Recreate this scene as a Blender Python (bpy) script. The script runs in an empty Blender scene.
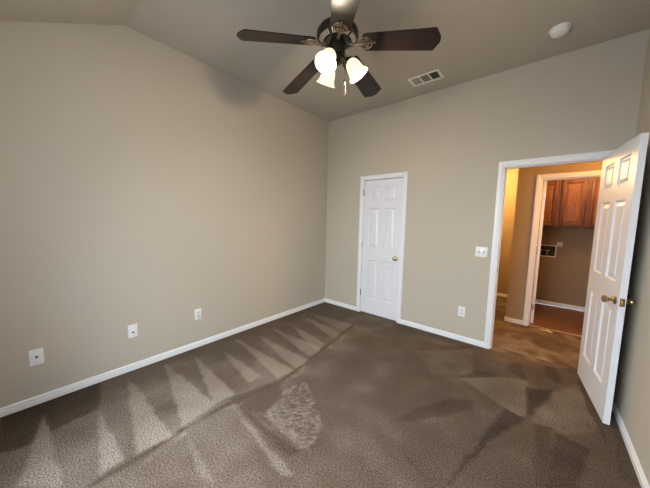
import bpy, bmesh, math
import numpy as np
from mathutils import Vector, Matrix
PI = math.pi
S = bpy.context.scene
C = S.collection

# ------------------------------------------------------------------ camera
cam_d = bpy.data.cameras.new('camera'); cam = bpy.data.objects.new('camera', cam_d); C.objects.link(cam)
cam_d.sensor_fit = 'HORIZONTAL'; cam_d.sensor_width = 36.0; cam_d.lens = 258.03 / 650 * 36.0; cam_d.clip_start = 0.02
cr = Vector((0.76471648, 0.64402483, 0.02099345)); cu = Vector((-0.07698344, 0.05896665, 0.99528714)); cf = Vector((-0.63975172, 0.76272862, -0.09467202))
M = Matrix(((cr.x, cu.x, -cf.x, 2.836186), (cr.y, cu.y, -cf.y, -3.407539), (cr.z, cu.z, -cf.z, 1.44079), (0, 0, 0, 1)))
cam.matrix_world = M
S.camera = cam

# ------------------------------------------------------------------ world, window daylight, exposure
W = bpy.data.worlds.new('world'); S.world = W; W.use_nodes = True
W.node_tree.nodes['Background'].inputs[0].default_value = (0.62, 0.76, 1.0, 1)
W.node_tree.nodes['Background'].inputs[1].default_value = 5.2

def area(name, loc, rot, sx, sy, power, col, spread=PI):
    l = bpy.data.lights.new(name, 'AREA'); l.shape = 'RECTANGLE'; l.size = sx; l.size_y = sy
    l.energy = power; l.color = col; l.spread = spread
    o = bpy.data.objects.new(name, l); C.objects.link(o); o.location = loc; o.rotation_euler = rot; return o
def point(name, loc, power, col, r=0.05):
    l = bpy.data.lights.new(name, 'POINT'); l.energy = power; l.color = col; l.shadow_soft_size = r
    o = bpy.data.objects.new(name, l); C.objects.link(o); o.location = loc; return o
WX0, WX1, WZ0, WZ1 = 1.05, 2.70, 0.50, 2.05      # window in the wall behind the camera
area('daylight', (1.80, -5.7, 2.75), (math.radians(62), 0, 0), 4.2, 2.6, 560, (0.80, 0.90, 1.0))
point('hall_light', (4.15, 0.62, 2.25), 60, (1.0, 0.50, 0.14), 0.10)
point('passage_fill', (2.02, 1.98, 2.25), 62, (1.0, 0.58, 0.22), 0.10)  # second warm light added to brighten the passage, no fixture modelled
point('laundry_light', (3.35, 1.75, 2.30), 22, (1.0, 0.52, 0.20), 0.10)
S.view_settings.view_transform = 'Standard'; S.view_settings.look = 'None'; S.view_settings.gamma = 1.0
S.view_settings.use_curve_mapping = False; S.view_settings.exposure = 0.38

# ------------------------------------------------------------------ materials
def mat(name, col, rough=0.6, metal=0.0, spec=0.5, noise=None, bump=None, emit=None, coat=0.0):
    m = bpy.data.materials.new(name); m.use_nodes = True; nt = m.node_tree; b = nt.nodes['Principled BSDF']
    b.inputs['Base Color'].default_value = (*col, 1); b.inputs['Roughness'].default_value = rough
    b.inputs['Metallic'].default_value = metal; b.inputs['Specular IOR Level'].default_value = spec
    b.inputs['Coat Weight'].default_value = coat
    tc = nt.nodes.new('ShaderNodeTexCoord')
    if noise:   # (scale, amount)
        n = nt.nodes.new('ShaderNodeTexNoise'); n.inputs['Scale'].default_value = noise[0]; n.inputs['Detail'].default_value = 4
        nt.links.new(tc.outputs['Object'], n.inputs['Vector'])
        r = nt.nodes.new('ShaderNodeMix'); r.data_type = 'RGBA'
        k = noise[1]
        r.inputs['A'].default_value = (*[c*(1-k) for c in col], 1); r.inputs['B'].default_value = (*[min(1, c*(1+k)) for c in col], 1)
        nt.links.new(n.outputs['Fac'], r.inputs['Factor']); nt.links.new(r.outputs['Result'], b.inputs['Base Color'])
    if bump:    # (scale, strength, distance)
        n = nt.nodes.new('ShaderNodeTexNoise'); n.inputs['Scale'].default_value = bump[0]; n.inputs['Detail'].default_value = 3
        nt.links.new(tc.outputs['Object'], n.inputs['Vector'])
        u = nt.nodes.new('ShaderNodeBump'); u.inputs['Strength'].default_value = bump[1]; u.inputs['Distance'].default_value = bump[2]
        nt.links.new(n.outputs['Fac'], u.inputs['Height']); nt.links.new(u.outputs['Normal'], b.inputs['Normal'])
    if emit:
        b.inputs['Emission Color'].default_value = (*emit[0], 1); b.inputs['Emission Strength'].default_value = emit[1]
    return m

def wood_mat(name, c1, c2, axis, rough=0.4, scale=14):
    m = bpy.data.materials.new(name); m.use_nodes = True; nt = m.node_tree; b = nt.nodes['Principled BSDF']
    tc = nt.nodes.new('ShaderNodeTexCoord'); mp = nt.nodes.new('ShaderNodeMapping')
    sc = [scale]*3; sc[axis] = scale*0.09; mp.inputs['Scale'].default_value = sc
    n = nt.nodes.new('ShaderNodeTexNoise'); n.inputs['Scale'].default_value = 3; n.inputs['Detail'].default_value = 6; n.inputs['Distortion'].default_value = 1.2
    cr_ = nt.nodes.new('ShaderNodeValToRGB'); cr_.color_ramp.elements[0].position = 0.35; cr_.color_ramp.elements[1].position = 0.65
    cr_.color_ramp.elements[0].color = (*c1, 1); cr_.color_ramp.elements[1].color = (*c2, 1)
    nt.links.new(tc.outputs['Object'], mp.inputs['Vector']); nt.links.new(mp.outputs['Vector'], n.inputs['Vector'])
    nt.links.new(n.outputs['Fac'], cr_.inputs['Fac']); nt.links.new(cr_.outputs['Color'], b.inputs['Base Color'])
    b.inputs['Roughness'].default_value = rough
    return m

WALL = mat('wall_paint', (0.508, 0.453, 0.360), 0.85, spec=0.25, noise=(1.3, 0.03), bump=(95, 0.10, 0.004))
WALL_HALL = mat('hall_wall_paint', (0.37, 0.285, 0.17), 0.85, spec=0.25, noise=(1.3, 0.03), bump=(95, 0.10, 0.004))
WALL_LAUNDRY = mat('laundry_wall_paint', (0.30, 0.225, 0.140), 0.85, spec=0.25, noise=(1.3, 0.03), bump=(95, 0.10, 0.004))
CEIL = mat('ceiling_paint', (0.475, 0.425, 0.345), 0.9, spec=0.2, noise=(1.1, 0.03), bump=(48, 0.35, 0.006))
TRIM = mat('trim_paint', (0.80, 0.80, 0.79), 0.35, noise=(3, 0.015))
DOOR = mat('door_paint', (0.75, 0.75, 0.76), 0.38, bump=(160, 0.04, 0.002))
PLATE = mat('plate_plastic', (0.80, 0.80, 0.77), 0.3)
PLATE2 = mat('device_plastic', (0.70, 0.70, 0.67), 0.3)
BLACK = mat('black_slot', (0.015, 0.015, 0.015), 0.5)
BRASS = mat('antique_brass', (0.46, 0.35, 0.16), 0.22, 1.0, noise=(40, 0.15))
DKBRASS = mat('dark_hinge', (0.16, 0.12, 0.07), 0.35, 1.0)
STEEL = mat('hinge_steel', (0.50, 0.46, 0.40), 0.35, 0.9)
BRONZE = mat('fan_bronze', (0.022, 0.015, 0.012), 0.32, 0.35, noise=(20, 0.2))
IRONM = mat('fan_iron_brass', (0.26, 0.20, 0.145), 0.35, 0.9)
SLOT = mat('fan_slot_brass', (0.70, 0.60, 0.46), 0.45, 0.2)
BLADE = wood_mat('blade_walnut', (0.008, 0.004, 0.003), (0.017, 0.008, 0.006), 0, 0.36, 12); BLADE.node_tree.nodes['Principled BSDF'].inputs['Specular IOR Level'].default_value = 0.32
SHADE = mat('lit_glass', (0.30, 0.26, 0.19), 0.3, emit=((1.0, 0.84, 0.50), 1.1))
BULB = mat('lit_bulb', (1, 1, 1), 0.3, emit=((1.0, 0.90, 0.72), 9.0))
GRILL = mat('vent_paint', (0.80, 0.77, 0.70), 0.5)
GRILL2 = mat('louver_paint', (0.40, 0.36, 0.30), 0.5)
DUCT = mat('duct_dark', (0.03, 0.027, 0.022), 0.9)
DETECT = mat('detector_plastic', (0.82, 0.81, 0.75), 0.4)
OAK = wood_mat('cabinet_oak', (0.095, 0.026, 0.006), (0.17, 0.052, 0.012), 2, 0.5, 16)
OAKP = wood_mat('cabinet_oak_panel', (0.16, 0.052, 0.012), (0.31, 0.115, 0.027), 2, 0.5, 22)
VINYL = wood_mat('laundry_vinyl', (0.13, 0.060, 0.028), (0.22, 0.105, 0.050), 0, 0.45, 8)
STRIP = mat('tack_strip', (0.48, 0.36, 0.22), 0.8, noise=(60, 0.3))
SCRAP = mat('loose_yarn', (0.66, 0.52, 0.33), 0.9)

# carpet: short loop pile in two tones, the nap lying one way or the other after vacuuming, plus painted window light
def carpet():
    m = bpy.data.materials.new('carpet_pile'); m.use_nodes = True; nt = m.node_tree; b = nt.nodes['Principled BSDF']; L = nt.links.new
    tc = nt.nodes.new('ShaderNodeTexCoord')
    at = nt.nodes.new('ShaderNodeAttribute'); at.attribute_name = 'nap_daylight'
    base = nt.nodes.new('ShaderNodeValToRGB'); e = base.color_ramp.elements
    e[0].position = 0.0; e[0].color = (0.055, 0.038, 0.026, 1)
    e[1].position = 1.0; e[1].color = (0.300, 0.248, 0.195, 1)
    k = e.new(0.5); k.color = (0.122, 0.090, 0.063, 1)
    big = nt.nodes.new('ShaderNodeTexNoise'); big.inputs['Scale'].default_value = 3.2; big.inputs['Detail'].default_value = 5
    L(tc.outputs['Object'], big.inputs['Vector'])
    bm_ = nt.nodes.new('ShaderNodeMapRange'); bm_.inputs['From Min'].default_value = 0.3; bm_.inputs['From Max'].default_value = 0.7
    bm_.inputs['To Min'].default_value = -0.10; bm_.inputs['To Max'].default_value = 0.10
    L(big.outputs['Fac'], bm_.inputs['Value'])
    add = nt.nodes.new('ShaderNodeMath'); add.operation = 'ADD'; L(at.outputs['Fac'], add.inputs[0]); L(bm_.outputs['Result'], add.inputs[1])
    L(add.outputs[0], base.inputs['Fac'])
    pile = nt.nodes.new('ShaderNodeTexNoise'); pile.inputs['Scale'].default_value = 120; pile.inputs['Detail'].default_value = 3; pile.inputs['Roughness'].default_value = 0.6
    L(tc.outputs['Object'], pile.inputs['Vector'])
    sp = nt.nodes.new('ShaderNodeMapRange'); sp.inputs['From Min'].default_value = 0.33; sp.inputs['From Max'].default_value = 0.67
    sp.inputs['To Min'].default_value = 0.35; sp.inputs['To Max'].default_value = 1.65; L(pile.outputs['Fac'], sp.inputs['Value'])
    mul = nt.nodes.new('ShaderNodeVectorMath'); mul.operation = 'SCALE'; L(base.outputs['Color'], mul.inputs[0]); L(sp.outputs['Result'], mul.inputs['Scale'])
    L(mul.outputs['Vector'], b.inputs['Base Color'])
    bp = nt.nodes.new('ShaderNodeBump'); bp.inputs['Strength'].default_value = 0.9; bp.inputs['Distance'].default_value = 0.010
    L(pile.outputs['Fac'], bp.inputs['Height']); L(bp.outputs['Normal'], b.inputs['Normal'])
    b.inputs['Roughness'].default_value = 0.95; b.inputs['Specular IOR Level'].default_value = 0.15
    b.inputs['Sheen Weight'].default_value = 0.0
    return m
CARPET = carpet()

# ------------------------------------------------------------------ mesh helpers
def box(bm, x0, x1, y0, y1, z0, z1, bev=0.0):
    r = bmesh.ops.create_cube(bm, size=1.0, matrix=Matrix.Translation(((x0+x1)/2, (y0+y1)/2, (z0+z1)/2)) @ Matrix.Diagonal((abs(x1-x0), abs(y1-y0), abs(z1-z0), 1)))
    if bev:
        es = list({e for v in r['verts'] for e in v.link_edges})
        bmesh.ops.bevel(bm, geom=es, offset=bev, segments=2, affect='EDGES', profile=0.5)
def cyl(bm, p0, p1, r0, r1=None, seg=20):
    r1 = r0 if r1 is None else r1
    p0, p1 = Vector(p0), Vector(p1); d = p1 - p0
    q = d.to_track_quat('Z', 'Y').to_matrix().to_4x4()
    bmesh.ops.create_cone(bm, cap_ends=True, segments=seg, radius1=r0, radius2=max(r1, 1e-5), depth=d.length, matrix=Matrix.Translation((p0+p1)/2) @ q)
def lathe(bm, prof, mtx=Matrix.Identity(4), seg=40, cap0=False, cap1=False):
    """prof: list of (radius, height) turned about local z"""
    rings = []
    for r, z in prof:
        if r < 1e-6: rings.append([bm.verts.new(mtx @ Vector((0, 0, z)))])
        else: rings.append([bm.verts.new(mtx @ Vector((r*math.cos(2*PI*i/seg), r*math.sin(2*PI*i/seg), z))) for i in range(seg)])
    for a, b in zip(rings, rings[1:]):
        for i in range(seg):
            j = (i+1) % seg
            if len(a) == 1 and len(b) == 1: continue
            if len(a) == 1: bm.faces.new((a[0], b[j], b[i]))
            elif len(b) == 1: bm.faces.new((a[i], a[j], b[0]))
            else: bm.faces.new((a[i], a[j], b[j], b[i]))
    if cap0 and len(rings[0]) > 1: bm.faces.new(rings[0][::-1])
    if cap1 and len(rings[-1]) > 1: bm.faces.new(rings[-1])
def prism(bm, pts, axis, a0, a1):
    """polygon pts (two coordinates, the other two axes in order) extruded along axis"""
    def V(p, a):
        v = list(p); v.insert(axis, a); return bm.verts.new(v)
    A = [V(p, a0) for p in pts]; B = [V(p, a1) for p in pts]; n = len(pts)
    bm.faces.new(A); bm.faces.new(B[::-1])
    for i in range(n): bm.faces.new((A[i], B[i], B[(i+1) % n], A[(i+1) % n]))
def tube(bm, pts, r, seg=10):
    for a, b in zip(pts, pts[1:]): cyl(bm, a, b, r, seg=seg)
    for p in pts[1:-1]: bmesh.ops.create_uvsphere(bm, u_segments=seg, v_segments=6, radius=r, matrix=Matrix.Translation(p))
def obj(name, bm, m, parent=None, smooth=False, label=None):
    bmesh.ops.recalc_face_normals(bm, faces=bm.faces[:])
    me = bpy.data.meshes.new(name); bm.to_mesh(me); bm.free()
    o = bpy.data.objects.new(name, me); C.objects.link(o); me.materials.append(m)
    if smooth:
        for p in me.polygons: p.use_smooth = True
        try: me.set_sharp_from_angle(angle=math.radians(35))
        except Exception: pass
    if parent is not None: o.parent = parent
    if label: o['label'] = label
    return o
def NB(): return bmesh.new()
def empty(name, loc, rot=(0, 0, 0)):
    o = bpy.data.objects.new(name, None); C.objects.link(o); o.location = loc; o.rotation_euler = rot; o.empty_display_size = 0.1; return o
def thing(name, label, cat, loc, rot=(0, 0, 0), group=None):
    o = empty(name, loc, rot); o['label'] = label; o['category'] = cat
    if group: o['group'] = group
    return o
def struct(o): o['kind'] = 'structure'; return o

# ------------------------------------------------------------------ the room shell
W_ = 3.378; H = 3.042; YR = -2.717; YB = -3.92; HB = H + (YR-YB)*-0.5005
T = 0.115; HY = 1.164; LB = 2.65
CX0, CX1 = 0.721, 1.348          # closet opening
EX0, EX1 = 2.4776, 3.242         # bedroom door opening
LX0, LX1 = 2.781, 3.56           # laundry opening
OH = 2.044                       # head height of every opening
bm = NB(); prism(bm, [(T, 0), (YB-T, 0), (YB-T, HB), (YB, HB), (YR, H), (T, H)], 0, -0.12, 0.0); struct(obj('wall_left', bm, WALL))
bm = NB(); prism(bm, [(0, 0), (YB-T, 0), (YB-T, HB), (YB, HB), (YR, H), (0, H)], 0, W_, W_+0.12); struct(obj('wall_right', bm, WALL))
bm = NB()
for x0, x1, z0, z1 in ((0, CX0, 0, H), (CX0, CX1, OH, H), (CX1, EX0, 0, H), (EX0, EX1, OH, H), (EX1, 4.6, 0, H)): box(bm, x0, x1, 0, T, z0, z1)
struct(obj('wall_back', bm, WALL))
bm = NB()
for x0, x1, z0, z1 in ((0, WX0, 0, HB), (WX0, WX1, 0, WZ0), (WX0, WX1, WZ1, HB), (WX1, W_, 0, HB)): box(bm, x0, x1, YB-T, YB, z0, z1)
struct(obj('wall_front', bm, WALL))
bm = NB(); box(bm, -0.12, W_+0.12, YR, T, H, H+0.1)
prism(bm, [(YR, H), (YB, HB), (YB-T, HB), (YB-T, HB+0.1), (YR, H+0.1)], 0, -0.12, W_+0.12)
struct(obj('ceiling', bm, CEIL))
# window behind the camera
bm = NB()
for x0, x1, z0, z1 in ((WX0, WX0+.05, WZ0, WZ1), (WX1-.05, WX1, WZ0, WZ1), (WX0+.05, WX1-.05, WZ0, WZ0+.05), (WX0+.05, WX1-.05, WZ1-.05, WZ1), (WX0+.05, WX1-.05, 1.33, 1.37)):
    box(bm, x0, x1, YB-0.09, YB-0.03, z0, z1)
struct(obj('window_1', bm, TRIM))
# hall and laundry shell behind the back wall
PX0, PX1 = 1.60, 2.519           # passage beside the laundry
def wbox(name, *b):
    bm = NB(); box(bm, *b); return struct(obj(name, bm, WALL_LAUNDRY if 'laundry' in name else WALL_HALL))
wbox('wall_hall_left', PX0-T, PX0, T, LB, 0, 2.44)
bm = NB()
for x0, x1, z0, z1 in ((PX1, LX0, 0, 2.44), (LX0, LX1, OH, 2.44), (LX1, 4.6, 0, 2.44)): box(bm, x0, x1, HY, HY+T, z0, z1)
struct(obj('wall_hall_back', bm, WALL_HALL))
wbox('wall_laundry_left', PX1, PX1+T, HY+T, LB, 0, 2.44)
wbox('wall_hall_end', PX0-T, PX1+T/2, LB, LB+T, 0, 2.44)
wbox('wall_laundry_back', PX1+T/2, 4.6, LB, LB+T, 0, 2.44)
wbox('wall_laundry_right', 4.6, 4.6+T, T, LB+T, 0, 2.44)
bm = NB(); box(bm, PX0-T, 4.6, T, LB+T, 2.44, 2.52); struct(obj('ceiling_hall', bm, CEIL))

# ------------------------------------------------------------------ floors
NAP = [
  (1, [(0.191, -3.362), (1.009, -3.332), (0.823, -3.495)]),
  (1, [(0.406, -3.099), (1.06, -3.195), (1.058, -3.082)]),
  (1, [(0.067, -2.849), (1.075, -3.032), (1.066, -2.833)]),
  (1, [(0.081, -2.558), (1.042, -2.754), (1.016, -2.5)]),
  (1, [(0.129, -2.29), (1.002, -2.513), (1.012, -2.341)]),
  (0.8, [(0.179, -2.042), (0.971, -2.186), (0.952, -2.046)]),
  (0.9, [(0.089, -1.805), (1.117, -1.978), (1.121, -1.786)]),
  (0.8, [(0.21, -1.567), (1.112, -1.763), (1.12, -1.564)]),
  (0.8, [(0.163, -1.324), (1.068, -1.507), (1.06, -1.286)]),
  (0.7, [(0.152, -1.035), (1.037, -1.378), (1.03, -1.187)]),
  (0.6, [(0.103, -0.729), (0.972, -1.014), (0.953, -0.826)]),
  (0.5, [(0.091, -0.581), (0.949, -0.764), (0.933, -0.499)]),
  (-1.1, [(0.016, -3.568), (0.017, -3.023), (0.398, -3.098), (0.443, -3.35), (0.187, -3.366), (0.493, -3.439), (0.432, -3.557)]),
  (-0.45, [(1.025, -2.393), (1.129, -1.987), (1.341, -2.111), (1.343, -2.299), (1.297, -2.381)]),
  (0.45, [(1.097, -2.765), (1.586, -2.793), (1.494, -2.837)]),
  (0.6, [(1.122, -2.426), (1.869, -2.486), (1.813, -2.535)]),
  (-0.7, [(1.152, -2.399), (1.782, -2.361), (1.773, -2.44)]),
  (0.55, [(1.266, -2.047), (1.342, -1.834), (1.759, -2.103), (1.833, -2.315), (1.77, -2.349), (1.371, -2.315)]),
  (-1, [(2.842, -0.601), (3.029, -0.48), (2.858, -1.055)]),
  (-1, [(2.719, -1.048), (2.852, -1.061), (2.682, -1.459), (2.539, -1.994), (2.531, -2.002)]),
  (-0.6, [(2.329, -0.847), (2.48, -0.573), (2.626, -0.529), (2.518, -0.688)]),
  (-0.6, [(2.686, -0.195), (2.772, -0.153), (2.828, -0.46), (2.677, -0.395)]),
  (-0.7, [(2.96, -0.007), (3.042, 0.028), (3.089, -0.277), (3.053, -0.337), (2.96, -0.259)]),
  (-0.6, [(2.913, -1.082), (3.0, -1.052), (2.965, -1.615), (2.91, -1.663)]),
  (-0.9, [(3.012, -1.088), (3.18, -1.121), (3.09, -1.513), (2.965, -1.622)]),
  (-0.7, [(3.185, -0.125), (3.208, -0.099), (3.28, -0.964), (3.264, -0.977)]),
  (-0.4, [(3.332, -0.716), (3.36, -0.691), (3.361, -1.269), (3.284, -1.285)]),
  (-0.6, [(2.125, -1.71), (2.202, -1.503), (2.356, -1.206), (2.512, -1.107), (2.534, -1.227), (2.195, -1.686)]),
  (-0.6, [(2.293, -1.962), (2.301, -1.95), (2.459, -1.992), (2.452, -2.005)]),
  (0.4, [(2.835, -0.454), (2.852, -1.061), (2.719, -1.048), (2.346, -0.832), (2.631, -0.576)]),
  (0.35, [(3.029, -0.48), (3.199, -0.205), (3.257, -0.865), (3.083, -1.046), (2.881, -1.066)]),
  (0.25, [(1.849, -0.637), (2.333, -0.123), (2.439, -0.707), (2.152, -0.965)]),
  (-0.5, [(2.022, -0.356), (2.312, -0.012), (2.334, -0.133), (2.096, -0.367)]),
]
PATCH = [(1.266, -2.047), (1.342, -1.834), (1.759, -2.103), (1.833, -2.315), (1.77, -2.349), (1.371, -2.315)]
TRENCH = [(1.101, -3.265), (1.099, -2.939), (1.073, -2.772), (1.08, -2.424), (1.167, -1.991), (1.099, -1.462), (1.051, -1.213), (0.949, -0.484)]
def inside(px, py, poly):
    c = np.zeros(px.shape, bool); n = len(poly)
    for i in range(n):
        x0, y0 = poly[i]; x1, y1 = poly[(i+1) % n]
        if y0 == y1: continue
        k = ((y0 > py) != (y1 > py)) & (px < (x1-x0)*(py-y0)/(y1-y0)+x0); c ^= k
    return c
def segdist(px, py, a, b):
    ax, ay = a; bx, by = b; dx, dy = bx-ax, by-ay; t = np.clip(((px-ax)*dx+(py-ay)*dy)/(dx*dx+dy*dy), 0, 1)
    return np.hypot(px-ax-t*dx, py-ay-t*dy)
def blur(a, n):
    for _ in range(n):
        p = np.pad(a, 1, mode='edge'); a = (p[:-2, 1:-1]+p[2:, 1:-1]+p[1:-1, :-2]+p[1:-1, 2:]+2*p[1:-1, 1:-1])/6
    return a
def make_floor():
    st = 0.012; x0, x1, y0, y1 = 0.0, W_, YB, 0.0
    nx = int((x1-x0)/st)+1; ny = int((y1-y0)/st)+1
    xs = np.linspace(x0, x1, nx); ys = np.linspace(y0, y1, ny); X, Y = np.meshgrid(xs, ys)
    rng = np.random.default_rng(3)
    wob = blur(rng.normal(size=X.shape), 14); wob /= wob.std(); wob2 = blur(rng.normal(size=X.shape), 14); wob2 /= wob2.std()
    Xw = X + 0.004*wob; Yw = Y + 0.004*wob2
    f = np.zeros(X.shape)
    for k, (v, poly) in enumerate(NAP):
        g = blur(inside(Xw, Yw, poly).astype(float), 1)
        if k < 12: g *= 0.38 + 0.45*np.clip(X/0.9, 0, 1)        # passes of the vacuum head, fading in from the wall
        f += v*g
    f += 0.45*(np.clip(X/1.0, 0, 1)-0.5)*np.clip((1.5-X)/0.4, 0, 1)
    fine = blur(rng.normal(size=X.shape), 1); fine /= fine.std()
    patch = blur(inside(X+0.03*wob, Y+0.03*wob2, PATCH).astype(float), 12)
    f += patch*(0.30*np.sin(2*PI*(0.75*X-0.65*Y)/0.036+2.2*wob)*(0.5+0.5*wob2) + 0.22*fine - 0.30)   # scuffed rows of pile
    for a, b in zip(TRENCH, TRENCH[1:]):
        d = segdist(Xw, Yw, a, b); f -= 0.75*np.exp(-(d/0.013)**2)*(0.7+0.3*np.clip(wob, -1, 1))
        d2 = segdist(Xw-0.05, Yw, a, b); f += 0.30*np.exp(-(d2/0.02)**2)*np.clip(wob2, 0, 1.5)
    # strip along the left wall brushed the other way, and soft tread marks
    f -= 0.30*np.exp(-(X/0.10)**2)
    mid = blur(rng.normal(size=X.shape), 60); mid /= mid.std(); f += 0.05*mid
    nap_daylight = np.clip(0.5 + DAYLIGHT_TONE(X, Y) + 0.40*f, 0, 1)  # vacuum marks plus the painted daylight tone
    verts = np.stack([X.ravel(), Y.ravel(), np.zeros(X.size)], 1)
    i = np.arange(X.size).reshape(X.shape); q = np.stack([i[:-1, :-1], i[:-1, 1:], i[1:, 1:], i[1:, :-1]], -1).reshape(-1, 4)
    vl = verts.tolist(); fl = q.tolist(); n0 = len(vl)
    # the same carpet running on through the doorway into the hall, cut in coarser squares
    vals = nap_daylight.ravel().tolist()
    st = 0.03
    def patchgrid(a0, a1, b0, b1):
        nonlocal vl, fl, vals
        mx = max(2, int((a1-a0)/st)); my = max(2, int((b1-b0)/st)); base = len(vl)
        gx = np.linspace(a0, a1, mx); gy = np.linspace(b0, b1, my); GX, GY = np.meshgrid(gx, gy)
        nn = blur(rng.normal(size=GX.shape), 5); nn /= nn.std()
        vals += np.clip(0.55+0.10*nn, 0, 1).ravel().tolist(); vl += np.stack([GX.ravel(), GY.ravel(), np.zeros(GX.size)], 1).tolist()
        k = np.arange(GX.size).reshape(GX.shape)+base
        fl += np.stack([k[:-1, :-1], k[:-1, 1:], k[1:, 1:], k[1:, :-1]], -1).reshape(-1, 4).tolist()
    patchgrid(EX0, EX1, 0.0, T); patchgrid(PX0, 4.6, T, HY); patchgrid(PX0, PX1, HY, LB); patchgrid(LX0, LX1, HY, HY+0.05)
    patchgrid(CX0, CX1, 0.0, T)
    me = bpy.data.meshes.new('floor'); me.from_pydata(vl, [], fl)
    at = me.attributes.new('nap_daylight', 'FLOAT', 'POINT'); at.data.foreach_set('value', vals)
    me.materials.append(CARPET); me.update()
    o = bpy.data.objects.new('floor', me); C.objects.link(o); return struct(o)
def DAYLIGHT_TONE(X, Y):
    # window light put into the carpet colour, paler towards the window side
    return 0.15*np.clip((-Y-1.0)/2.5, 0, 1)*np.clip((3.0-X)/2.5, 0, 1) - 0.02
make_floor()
bm = NB(); box(bm, PX1+T, 4.6, HY+T, LB, -0.03, -0.004); box(bm, LX0, LX1, HY+0.05, HY+T, -0.03, -0.004)
struct(obj('floor_laundry', bm, VINYL))

# ------------------------------------------------------------------ baseboards, casings, jambs
def base_prof(d):   # (offset from wall, height)
    return [(0, 0), (d*0.013, 0), (d*0.013, 0.036), (d*0.008, 0.039), (d*0.008, 0.042), (d*0.0105, 0.046), (d*0.010, 0.054), (d*0.007, 0.059), (d*0.004, 0.0635), (0, 0.0635)]
def baseboard(name, axis, a0, a1, wallpos, d, wings=None):
    bm = NB()
    for s0, s1 in ([(a0, a1)] if wings is None else wings):
        if axis == 0: prism(bm, [(wallpos+p, z) for p, z in base_prof(d)], 0, s0, s1)
        else:  prism(bm, [(wallpos+p, z) for p, z in base_prof(d)], 1, s0, s1)
    return struct(obj(name, bm, TRIM))
baseboard('baseboard_left', 1, YB, 0, 0.0, 1)
baseboard('baseboard_right', 1, YB, 0, W_, -1)
baseboard('baseboard_front', 0, 0.013, W_-0.013, YB, 1)
CW = 0.057
baseboard('baseboard_back', 0, 0, 0, 0.0, -1, [(0.013, CX0-CW), (CX1+CW, EX0-CW), (EX1+CW, W_-0.013)])
baseboard('baseboard_hall', 0, 0, 0, HY, -1, [(PX1-0.012, LX0-CW), (LX1+CW, 4.6)])
baseboard('baseboard_passage', 0, 0, 0, LB, -1, [(PX0, PX1)])
baseboard('baseboard_passage_side', 1, HY, LB, PX1, -1)
baseboard('baseboard_laundry', 0, 0, 0, LB, -1, [(PX1+T, 4.6)])

def casing(name, x0, x1, y, d):
    """moulded casing around an opening; stands proud of the wall face y towards d (-1 = towards the camera)"""
    bm = NB()
    prof = [(0.0, 0.0), (0.0, 0.009), (0.006, 0.011), (0.018, 0.012), (0.024, 0.016), (0.050, 0.016), (0.057, 0.011), (0.057, 0.0)]
    path = [((x0, 0), (-1, 0)), ((x0, OH), (-1, 1)), ((x1, OH), (1, 1)), ((x1, 0), (1, 0))]
    rings = [[bm.verts.new((px+u*dx, y+d*v, pz+u*dz)) for u, v in prof] for (px, pz), (dx, dz) in path]
    n = len(prof)
    for a, b in zip(rings, rings[1:]):
        for i in range(n): bm.faces.new((a[i], a[(i+1) % n], b[(i+1) % n], b[i]))
    bm.faces.new(rings[0]); bm.faces.new(rings[-1][::-1])
    return struct(obj(name, bm, TRIM))
casing('trim_1', CX0, CX1, 0.0, -1)
casing('trim_2', EX0, EX1, 0.0, -1)
casing('trim_3', LX0, LX1, HY, -1)
casing('trim_4', EX0, EX1, T, 1)
def jamb(name, x0, x1, y0, y1, stop_y, t=0.006):
    bm = NB()
    box(bm, x0, x0+t, y0, y1, 0, OH); box(bm, x1-t, x1, y0, y1, 0, OH); box(bm, x0+t, x1-t, y0, y1, OH-t, OH)
    s = 0.010
    box(bm, x0+t, x0+t+s, stop_y, stop_y+0.035, 0, OH-t); box(bm, x1-t-s, x1-t, stop_y, stop_y+0.035, 0, OH-t); box(bm, x0+t+s, x1-t-s, stop_y, stop_y+0.035, OH-t-s, OH-t)
    return struct(obj(name, bm, TRIM))
jamb('trim_5', CX0, CX1, 0, T, 0.045)
jb = jamb('trim_6', EX0, EX1, 0, T, 0.040)
jamb('trim_7', LX0, LX1, HY, HY+T, HY+0.040)
bm = NB(); box(bm, EX0+0.006, EX0+0.0075, 0.008, 0.034, 0.885, 0.945); obj('strike_plate', bm, BRASS, jb)
bm = NB(); box(bm, EX0+0.0073, EX0+0.0079, 0.014, 0.028, 0.898, 0.932); obj('strike_hole', bm, BLACK, jb)
# transition strip between carpet and laundry floor
bm = NB(); prism(bm, [(HY+0.048, -0.004), (HY+0.048, 0.004), (HY+0.055, 0.006), (HY+0.064, 0.003), (HY+0.064, -0.004)], 0, LX0+0.006, LX1-0.006); struct(obj('trim_8', bm, STRIP))

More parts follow.
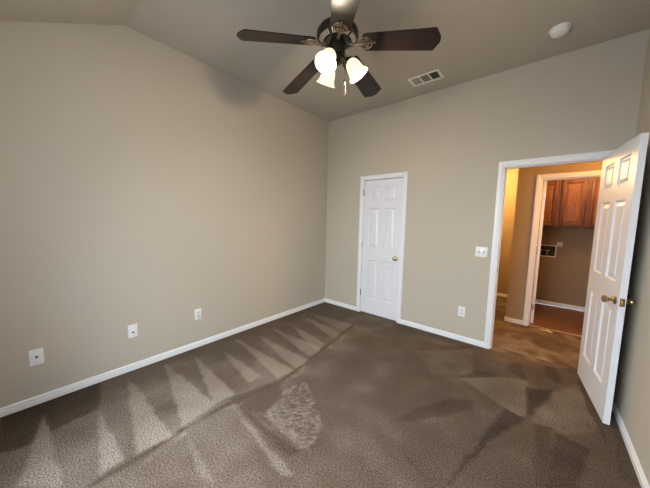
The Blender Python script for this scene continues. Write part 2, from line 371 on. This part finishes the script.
# ------------------------------------------------------------------ six-panel doors
def panel_door_bm(w, h, t):
    """slab from (0,0,0) to (w,t,h); both faces carry six raised panels"""
    bm = NB()
    st = 0.115*w/0.76 if w > 0.7 else 0.098; mu = 0.105*w/0.76 if w > 0.7 else 0.085
    pw = (w-2*st-mu)/2
    xs = [0, st, st+pw, st+pw+mu, w-st, w]
    zs = [0, 0.235, 0.83, 1.02, 1.61, 1.72, 1.925, h]
    for side in (0, 1):
        y0 = 0 if side == 0 else t; s = 1 if side == 0 else -1
        g = {}
        def V(x, z, d=0.0):
            k = (round(x, 5), round(z, 5), round(d, 5))
            if k not in g: g[k] = bm.verts.new((x, y0+s*d, z))
            return g[k]
        for i in range(5):
            for j in range(7):
                a, b, c, d_ = xs[i], xs[i+1], zs[j], zs[j+1]
                if i in (1, 3) and j in (1, 3, 5):
                    rings = []
                    for off, dep in ((0, 0), (0.010, 0.012), (0.019, 0.012), (0.044, 0.003)):
                        rings.append([V(a+off, c+off, dep), V(b-off, c+off, dep), V(b-off, d_-off, dep), V(a+off, d_-off, dep)])
                    for r0, r1 in zip(rings, rings[1:]):
                        for q in range(4): bm.faces.new((r0[q], r0[(q+1) % 4], r1[(q+1) % 4], r1[q]))
                    bm.faces.new(rings[-1])
                else: bm.faces.new((V(a, c), V(b, c), V(b, d_), V(a, d_)))
    def rim(pts):
        A = [bm.verts.new((x, 0, z)) for x, z in pts]; B = [bm.verts.new((x, t, z)) for x, z in pts]
        for i in range(len(A)-1): bm.faces.new((A[i], A[i+1], B[i+1], B[i]))
    rim([(x, 0) for x in xs]); rim([(w, z) for z in zs]); rim([(x, h) for x in xs[::-1]]); rim([(0, z) for z in zs[::-1]])
    bmesh.ops.remove_doubles(bm, verts=bm.verts[:], dist=1e-5)
    return bm
def knob_bm(base, d, reach=0.066, rr=0.026):
    """round knob turned about direction d from the door face"""
    bm = NB(); q = Vector(d).to_track_quat('Z', 'Y').to_matrix().to_4x4(); m = Matrix.Translation(base) @ q
    lathe(bm, [(0, 0), (0.031, 0), (0.031, 0.003), (0.027, 0.007), (0.014, 0.010), (0.0105, 0.014), (0.0105, reach-0.036), (0.016, reach-0.031),
               (rr*0.92, reach-0.022), (rr, reach-0.014), (rr*0.94, reach-0.006), (rr*0.6, reach-0.001), (0, reach)], m, 28)
    return bm
def hinge(parent, x, y, z, m, knuckle=True, leaf=None, hh=0.089):
    bm = NB()
    if knuckle:
        cyl(bm, (x, y, z-hh/2), (x, y, z+hh/2), 0.0065, seg=14)
        cyl(bm, (x, y, z+hh/2), (x, y, z+hh/2+0.006), 0.005, 0.002, 12); cyl(bm, (x, y, z-hh/2-0.006), (x, y, z-hh/2), 0.002, 0.005, 12)
    if leaf: box(bm, *leaf, z-hh/2, z+hh/2)
    return obj('hinge', bm, m, parent, True)

# closet door, closed
dw = CX1-CX0-0.018
d1 = struct(obj('door_1', panel_door_bm(dw, 2.016, 0.035), DOOR)); d1.location = (CX0+0.009, 0.009, 0.012)
obj('door_knob', knob_bm((dw-0.060, 0, 0.900), (0, -1, 0), 0.060), BRASS, d1, True, 'antique brass knob')
hinge(d1, -0.003, -0.013, 1.842, DKBRASS); hinge(d1, -0.003, -0.013, 1.045, STEEL); hinge(d1, -0.003, -0.013, 0.303, DKBRASS)
# dark closet behind it, so no light leaks round the slab
wbox('wall_closet', 0.0, PX0-T, 0.70, 0.80, 0, 2.44)
bm = NB(); box(bm, 0.0, PX0-T, T, 0.70, 2.44, 2.52); struct(obj('ceiling_closet', bm, CEIL))
bm = NB(); box(bm, 0.0, PX0-T, T, 0.70, -0.03, 0.0); struct(obj('floor_closet', bm, VINYL))
wbox('wall_closet_left', -0.12, 0.0, T, 0.80, 0, 2.52)

# bedroom door, swung open against the right wall
dwb = 0.762; th = 1.470
d2 = struct(obj('door_2', panel_door_bm(dwb, 2.022, 0.035), DOOR))
d2.location = (3.236, -0.006, 0.018)
d2.rotation_euler = (0, 0, -th)
# slab local +y points away from the right wall?  the slab is mirrored below so that its y=0 face is the side facing the wall
for v in d2.data.vertices: v.co.y = -v.co.y
d2.data.flip_normals()
obj('door_knob', knob_bm((dwb-0.062, -0.035, 0.896), (0, -1, 0), 0.068, 0.0255), BRASS, d2, True, 'antique brass knob')
obj('door_knob', knob_bm((dwb-0.062, 0.0, 0.896), (0, 1, 0), 0.056, 0.0255), BRASS, d2, True, 'antique brass knob')
bm = NB(); box(bm, dwb-0.001, dwb+0.0015, -0.030, -0.005, 0.867, 0.925); lp = obj('latch_plate', bm, BRASS, d2)
bm = NB(); box(bm, dwb+0.001, dwb+0.011, -0.024, -0.011, 0.886, 0.906, 0.003); obj('latch_bolt', bm, BRASS, d2, True)
for z in (1.84, 1.05, 0.25): hinge(d2, -0.004, 0.006, z, BRASS)

# laundry door, opened back into the laundry and seen on its hinge edge
d3 = struct(obj('door_3', panel_door_bm(0.74, 2.018, 0.035), DOOR)); d3.location = (LX0+0.056, HY+T+0.010, 0.012); d3.rotation_euler = (0, 0, PI/2)
for z in (1.80, 1.03, 0.24):
    bm = NB(); box(bm, -0.0016, 0.0, 0.006, 0.035, z-0.045, z+0.045); cyl(bm, (-0.006, 0.040, z-0.045), (-0.006, 0.040, z+0.045), 0.0065, seg=12)
    obj('hinge', bm, STEEL, d3, True)
obj('door_knob', knob_bm((0.68, 0.0, 0.90), (0, -1, 0), 0.055), BRASS, d3, True)

# ------------------------------------------------------------------ wall plates
def plate_frame(name, label, cat, loc, facing, group=None):
    # local: x = along the wall, -y = out of the wall
    rz = {'left': PI/2, 'back': 0.0}[facing]
    return thing(name, label, cat, loc, (0, 0, rz), group)
def cover(t, w, h, m=PLATE):
    bm = NB(); box(bm, -w/2, w/2, -0.006, 0, -h/2, h/2, 0.0022); return obj('cover_plate', bm, m, t, True)
def screw(t, x, z):
    bm = NB(); cyl(bm, (x, -0.0056, z), (x, -0.0072, z), 0.0034, seg=14); return obj('screw', bm, PLATE2, t, True)
def duplex(t):
    for s in (-1, 1):
        bm = NB(); z = s*0.0195
        box(bm, -0.0165, 0.0165, -0.0078, -0.004, z-0.0145, z+0.0145, 0.0018); r = obj('receptacle', bm, PLATE2, t, True)
        bm = NB(); box(bm, -0.0075, -0.0055, -0.0083, -0.006, z-0.001, z+0.008); box(bm, 0.0055, 0.0075, -0.0083, -0.006, z, z+0.008)
        cyl(bm, (0, -0.006, z-0.007), (0, -0.0083, z-0.007), 0.0026, seg=12); obj('slots', bm, BLACK, r)
    screw(t, 0, 0)
def coax(t, zc):
    bm = NB(); cyl(bm, (0, -0.005, zc), (0, -0.0085, zc), 0.0085, seg=6); cyl(bm, (0, -0.0085, zc), (0, -0.017, zc), 0.0048, seg=16)
    obj('jack', bm, BLACK, t, True, 'dark jack at the centre of the plate')
    screw(t, 0, 0.042); screw(t, 0, -0.042)
t = plate_frame('wall_jack_plate', 'white cable plate low on the left wall, the one farthest from the corner', 'wall plate', (0, -3.374, 0.366), 'left')
cover(t, 0.074, 0.122); coax(t, 0.002)
t = plate_frame('wall_jack_plate', 'white cable plate low on the left wall, between the cable plate and the power outlet', 'wall plate', (0, -2.777, 0.374), 'left')
t['label'] = 'white plate with dark jack on left wall, middle one of the three plates'
cover(t, 0.074, 0.122); coax(t, -0.012)
t = plate_frame('power_outlet', 'white power outlet low on the left wall, nearest the room corner', 'outlet', (0, -2.183, 0.372), 'left'); cover(t, 0.074, 0.120); duplex(t)
t = plate_frame('power_outlet', 'white power outlet low on back wall, between closet door and open doorway', 'outlet', (2.163, 0, 0.364), 'back'); cover(t, 0.074, 0.120); duplex(t)
t = plate_frame('light_switch', 'white double toggle light switch on back wall beside the doorway casing', 'light switch', (2.322, 0, 1.108), 'back'); cover(t, 0.120, 0.116)
for x in (-0.023, 0.023):
    bm = NB(); box(bm, x-0.006, x+0.006, -0.0064, -0.0055, -0.013, 0.013); sr = obj('switch_slot', bm, BLACK, t)
    bm = NB(); prism(bm, [(-0.006, -0.010), (-0.006, 0.008), (-0.018, 0.012), (-0.020, 0.006), (-0.009, -0.008)], 0, x-0.0045, x+0.0045); obj('toggle', bm, PLATE2, t)
    screw(t, x, 0.030); screw(t, x, -0.030)

# ------------------------------------------------------------------ ceiling vent
vx0, vx1, vy0, vy1 = 1.537, 1.876, -0.468, -0.265
t = thing('ceiling_vent', 'pale rectangular air vent with three louvred sections set in the ceiling', 'vent', ((vx0+vx1)/2, (vy0+vy1)/2, H))
w2, h2 = (vx1-vx0)/2, (vy1-vy0)/2; fr = 0.028
bm = NB(); box(bm, -w2, w2, -h2, -h2+fr, -0.008, 0, .0025); box(bm, -w2, w2, h2-fr, h2, -0.008, 0, .0025)
box(bm, -w2, -w2+fr, -h2+fr, h2-fr, -0.008, 0, .0025); box(bm, w2-fr, w2, -h2+fr, h2-fr, -0.008, 0, .0025)
iw = (2*w2-2*fr-0.024)/3
for k in (1, 2): xx = -w2+fr+k*iw+(k-1)*0.012; box(bm, xx, xx+0.012, -h2+fr, h2-fr, -0.007, 0)
obj('frame', bm, GRILL, t, True)
bm = NB(); box(bm, -w2+fr, w2-fr, -h2+fr, h2-fr, -0.0016, -0.0002); obj('duct_opening', bm, DUCT, t)
for k in range(3):
    xx = -w2+fr+k*(iw+0.012); bm = NB(); n = 9
    tilt = (0.62, -0.30, -0.85)[k]
    for i in range(n):
        xc = xx+iw*(i+0.5)/n; hw = iw/n*(0.50, 0.30, 0.17)[k]
        dz = 0.0045
        prism(bm, [(xc-hw, -0.0045-dz*tilt*0.4), (xc+hw, -0.0045+dz*tilt*0.4), (xc+hw, -0.0033+dz*tilt*0.4), (xc-hw, -0.0033-dz*tilt*0.4)], 1, -h2+fr, h2-fr)
    obj('louver_section', bm, GRILL2, t)

# ------------------------------------------------------------------ smoke detector
t = thing('smoke_detector', 'round white smoke detector on the ceiling near the right wall', 'smoke detector', (2.822, -0.440, H))
bm = NB(); lathe(bm, [(0, 0), (0.072, 0), (0.072, -0.007), (0.067, -0.011), (0, -0.011)]); obj('mounting_base', bm, DETECT, t, True)
bm = NB(); lathe(bm, [(0.0, -0.011), (0.060, -0.011), (0.060, -0.022), (0.056, -0.036), (0.044, -0.045), (0.020, -0.048), (0, -0.048)]); obj('body', bm, DETECT, t, True)
bm = NB(); lathe(bm, [(0.0605, -0.016), (0.0612, -0.018), (0.0605, -0.020)]); lathe(bm, [(0.010, -0.0482), (0.010, -0.050), (0, -0.050)]); obj('test_button', bm, PLATE2, t, True)

# ------------------------------------------------------------------ ceiling fan
FX, FY, FZ = 1.665, -1.924, 2.643       # FZ: where the blade irons meet the motor
fan = thing('ceiling_fan', 'dark bronze five-blade ceiling fan with three lit glass shades', 'ceiling fan', (FX, FY, H))
zz = FZ-H
bm = NB(); lathe(bm, [(0, 0), (0.068, 0), (0.070, -0.010), (0.062, -0.035), (0.040, -0.060), (0.020, -0.068), (0, -0.068)]); obj('canopy', bm, BRONZE, fan, True)
bm = NB(); cyl(bm, (0, 0, -0.06), (0, 0, zz+0.100), 0.013, seg=20); lathe(bm, [(0.013, zz+0.13), (0.024, zz+0.127), (0.028, zz+0.102), (0.013, zz+0.094)]); obj('downrod', bm, BRONZE, fan, True)
bm = NB(); lathe(bm, [(0, zz+0.100), (0.050, zz+0.098), (0.105, zz+0.091), (0.132, zz+0.080), (0.142, zz+0.062), (0.143, zz+0.040), (0.139, zz+0.030), (0.130, zz+0.026),
                      (0.090, zz+0.004), (0.060, zz-0.002), (0, zz-0.002)]); mh = obj('motor_housing', bm, BRONZE, fan, True)
bm = NB()      # pale slots round the sloping underside
for i in range(45):
    if i % 9 in (8,): continue
    a = 2*PI*i/45+0.05; c, s = math.cos(a), math.sin(a)
    p0 = Vector((0.098*c, 0.098*s, zz+0.0065)); p1 = Vector((0.125*c, 0.125*s, zz+0.0215)); tx = Vector((-s, c, 0))*0.0042
    n = Vector((-0.48*c, -0.48*s, 0.88))*-0.0016
    A = [bm.verts.new(p) for p in (p0-tx*0.8+n, p0+tx*0.8+n, p1+tx+n, p1-tx+n)]; B = [bm.verts.new(v.co-n*2) for v in A]
    bm.faces.new(A); bm.faces.new(B[::-1])
    for q in range(4): bm.faces.new((A[q], B[q], B[(q+1) % 4], A[(q+1) % 4]))
obj('vent_slots', bm, SLOT, mh, label='ring of pale slots round the motor underside')
A0 = 4.206; TILT = Matrix.Rotation(-0.024, 4, 'Y') @ Matrix.Rotation(0.023, 4, 'X'); DROOP = math.atan2(0.092, 0.66)
for k in range(5):
    a = A0-k*2*PI/5
    # blade frame: x outward, y left (anticlockwise), z up; drooping outward, right-hand edge raised
    m = Matrix.Translation((0, 0, zz)) @ TILT @ Matrix.Rotation(a, 4, 'Z') @ Matrix.Rotation(DROOP, 4, 'Y') @ Matrix.Rotation(math.radians(-13), 4, 'X')
    r0, r1 = 0.175, 0.664; wi, wo = 0.064, 0.080
    out = [(r0, -wi*0.82), (r0+0.02, -wi), (r1-0.036, -wo), (r1-0.004, -wo*0.30), (r1, 0), (r1-0.004, wo*0.30), (r1-0.036, wo), (r0+0.02, wi), (r0, wi*0.82)]
    bm = NB(); prism(bm, out, 2, -0.003, 0.003)
    bl = obj('blade', bm, BLADE, fan); bl.matrix_local = m
    # ornate iron: arm from the motor and a pierced shield under the blade root
    bm = NB()
    arm = [(0.085, 0, -0.006), (0.115, 0, -0.018), (0.145, 0, -0.014), (0.175, 0, -0.008)]
    for p, q, ra, rb in zip(arm, arm[1:], (0.012, 0.010, 0.009), (0.010, 0.009, 0.010)): cyl(bm, p, q, ra, rb, 12)
    for sgn in (-1, 1):
        tube(bm, [Vector(v) for v in ((0.150, 0, -0.010), (0.162, sgn*0.022, -0.008), (0.180, sgn*0.040, -0.006), (0.205, sgn*0.044, -0.006), (0.228, sgn*0.030, -0.006), (0.238, sgn*0.010, -0.006))], 0.0055, 8)
        tube(bm, [Vector(v) for v in ((0.175, 0, -0.007), (0.190, sgn*0.020, -0.006), (0.208, sgn*0.022, -0.006), (0.216, sgn*0.008, -0.006))], 0.0045, 8)
    tube(bm, [Vector(v) for v in ((0.170, 0, -0.007), (0.262, 0, -0.006))], 0.006, 8)
    for v in ((0.205, 0.034, -0.004), (0.205, -0.034, -0.004), (0.250, 0, -0.004)):
        bmesh.ops.create_uvsphere(bm, u_segments=12, v_segments=8, radius=0.0095, matrix=Matrix.Translation(v) @ Matrix.Diagonal((1, 1, 0.6, 1)))
    obj('blade_iron', bm, IRONM, bl, True, 'brassy scrolled blade iron')
# light kit
bm = NB(); lathe(bm, [(0, zz), (0.052, zz-0.002), (0.056, zz-0.020), (0.054, zz-0.060), (0.046, zz-0.075), (0.050, zz-0.080), (0.058, zz-0.092), (0.054, zz-0.112), (0.034, zz-0.126), (0.014, zz-0.132), (0.008, zz-0.146), (0, zz-0.150)])
kit = obj('light_kit', bm, BRONZE, fan, True)
LA = [math.radians(v) for v in (40, 160, 280)]
for a in LA:
    c, s = math.cos(a), math.sin(a)
    P = lambda r, z: Vector((r*c, r*s, zz+z))
    bm = NB(); tube(bm, [P(0.045, -0.100), P(0.070, -0.096), P(0.086, -0.104)], 0.008, 12)
    d = Vector((c*0.56, s*0.56, -0.83))
    q = d.to_track_quat('Z', 'Y').to_matrix().to_4x4(); base = P(0.082, -0.100); m = Matrix.Translation(base) @ q
    lathe(bm, [(0, -0.008), (0.020, -0.006), (0.025, 0.004), (0.026, 0.020), (0.020, 0.021)], m, 24)
    ar = obj('lamp_arm', bm, BRONZE, fan, True)
    bm = NB()
    prof = [(0.024, 0.012), (0.037, 0.024), (0.047, 0.044), (0.051, 0.068), (0.055, 0.094), (0.063, 0.114), (0.072, 0.127)]
    inner = [(r-0.003, z) for r, z in prof[::-1]]
    lathe(bm, prof+inner, m, 36); sh = obj('glass_shade', bm, SHADE, ar, True, 'glowing frosted bell shade')
    bm = NB(); lathe(bm, [(0.012, 0.018), (0.013, 0.032), (0.024, 0.052), (0.027, 0.066), (0.020, 0.084), (0, 0.091)], m, 20); obj('bulb', bm, BULB, sh, True)
    lp_ = m @ Vector((0, 0, 0.130))
    point('fan_lamp', Vector((FX, FY, H))+lp_, 15.0, (1.0, 0.84, 0.62), 0.03)
for dx, dy, ln in ((0.046, 0.042, 0.190), (0.058, 0.012, 0.135)):
    bm = NB(); cyl(bm, (dx, dy, zz-0.110), (dx, dy, zz-0.110-ln), 0.0013, seg=8)
    pc = obj('pull_chain', bm, IRONM, fan)
    bm = NB(); lathe(bm, [(0, zz-0.108-ln), (0.003, zz-0.110-ln), (0.0045, zz-0.120-ln), (0.0065, zz-0.138-ln), (0.005, zz-0.148-ln), (0, zz-0.151-ln)], Matrix.Translation((dx, dy, 0)), 14); obj('fob', bm, BRONZE, pc, True)

# ------------------------------------------------------------------ laundry: wall cabinet, washer box, outlet, scrap at the threshold
cab = thing('wall_cabinet', 'reddish oak wall cabinet hung on the laundry room wall', 'cabinet', (3.60, LB, 1.40))
cx0, cx1 = PX1+T+0.0-3.60+0.002, 4.3-3.60
bm = NB(); box(bm, cx0, cx1, -0.29, -0.005, 0.0, 0.76); obj('body', bm, OAK, cab)
def cab_door(x0, x1):
    x0 -= 3.60; x1 -= 3.60; z0, z1 = 0.012, 0.748; y0 = -0.311; f = 0.050
    bm = NB()
    for b in ((x0, x0+f, z0, z1), (x1-f, x1, z0, z1), (x0+f, x1-f, z0, z0+f), (x0+f, x1-f, z1-f, z1)): box(bm, b[0], b[1], y0, y0+0.020, b[2], b[3], 0.003)
    d = obj('door', bm, OAK, cab, True)
    bm = NB(); a, b, c, e = x0+f, x1-f, z0+f, z1-f
    ri = [[bm.verts.new((x, y, z)) for x, z in ((a+o, c+o), (b-o, c+o), (b-o, e-o), (a+o, e-o))] for o, y in ((0, y0+0.012), (0.006, y0+0.012), (0.030, y0+0.004))]
    for r_0, r_1 in zip(ri, ri[1:]):
        for q in range(4): bm.faces.new((r_0[q], r_0[(q+1) % 4], r_1[(q+1) % 4], r_1[q]))
    bm.faces.new(ri[-1]); bk = [bm.verts.new((v.co.x, y0+0.018, v.co.z)) for v in ri[0]]; bm.faces.new(bk[::-1])
    for q in range(4): bm.faces.new((ri[0][q], ri[0][(q+1) % 4], bk[(q+1) % 4], bk[q]))
    obj('panel', bm, OAKP, d)
cab_door(2.655, 2.985); cab_door(3.035, 3.330); cab_door(3.375, 3.79); cab_door(3.84, 4.26)
t = thing('washer_outlet_box', 'white recessed washer valve box in the laundry room wall', 'valve box', (2.90, LB, 0.967))
bm = NB(); fw = 0.018
for b in ((-0.155, 0.155, 0.088, 0.106), (-0.155, 0.155, -0.106, -0.088), (-0.155, -0.137, -0.088, 0.088), (0.137, 0.155, -0.088, 0.088)): box(bm, b[0], b[1], -0.010, 0, b[2], b[3], 0.002)
obj('frame', bm, PLATE, t, True)
bm = NB(); box(bm, -0.137, 0.137, -0.003, -0.0005, -0.088, 0.088); obj('recess', bm, DUCT, t)
for x in (-0.06, 0.03):
    bm = NB(); cyl(bm, (x, -0.012, -0.080), (x, -0.012, -0.010), 0.008, seg=12); cyl(bm, (x, -0.012, -0.020), (x, -0.045, -0.020), 0.007, seg=12); lathe(bm, [(0, -0.012), (0.036, -0.010), (0.036, 0.010), (0, 0.012)], Matrix.Translation((x, -0.040, 0.010)), 14)
    obj('valve', bm, STEEL, t, True)
t = thing('power_outlet', 'small white outlet on laundry wall just above the valve box corner', 'outlet', (3.090, LB, 1.095)); cover(t, 0.072, 0.080, PLATE2)
for s in (-1, 1):
    bm = NB(); box(bm, -0.014, 0.014, -0.0078, -0.004, s*0.017-0.012, s*0.017+0.012, 0.0018); obj('receptacle', bm, PLATE2, t, True)
t = thing('carpet_scrap', 'pale frayed carpet scrap on the hall floor at the laundry threshold', 'scrap', (2.985, 1.115, 0.0))
bm = NB(); import random; random.seed(4)
for i in range(46):
    a = random.uniform(0, 2*PI); r = random.uniform(0.0, 0.055); p = Vector((1.3*r*math.cos(a), 0.8*r*math.sin(a), 0.004)); b = random.uniform(0, 2*PI); l = random.uniform(0.012, 0.03)
    tube(bm, [p, p+Vector((l*math.cos(b)*.5, l*math.sin(b)*.5, 0.006)), p+Vector((l*math.cos(b), l*math.sin(b), 0.0))], 0.0028, 6)
obj('yarn_tufts', bm, SCRAP, t, True)
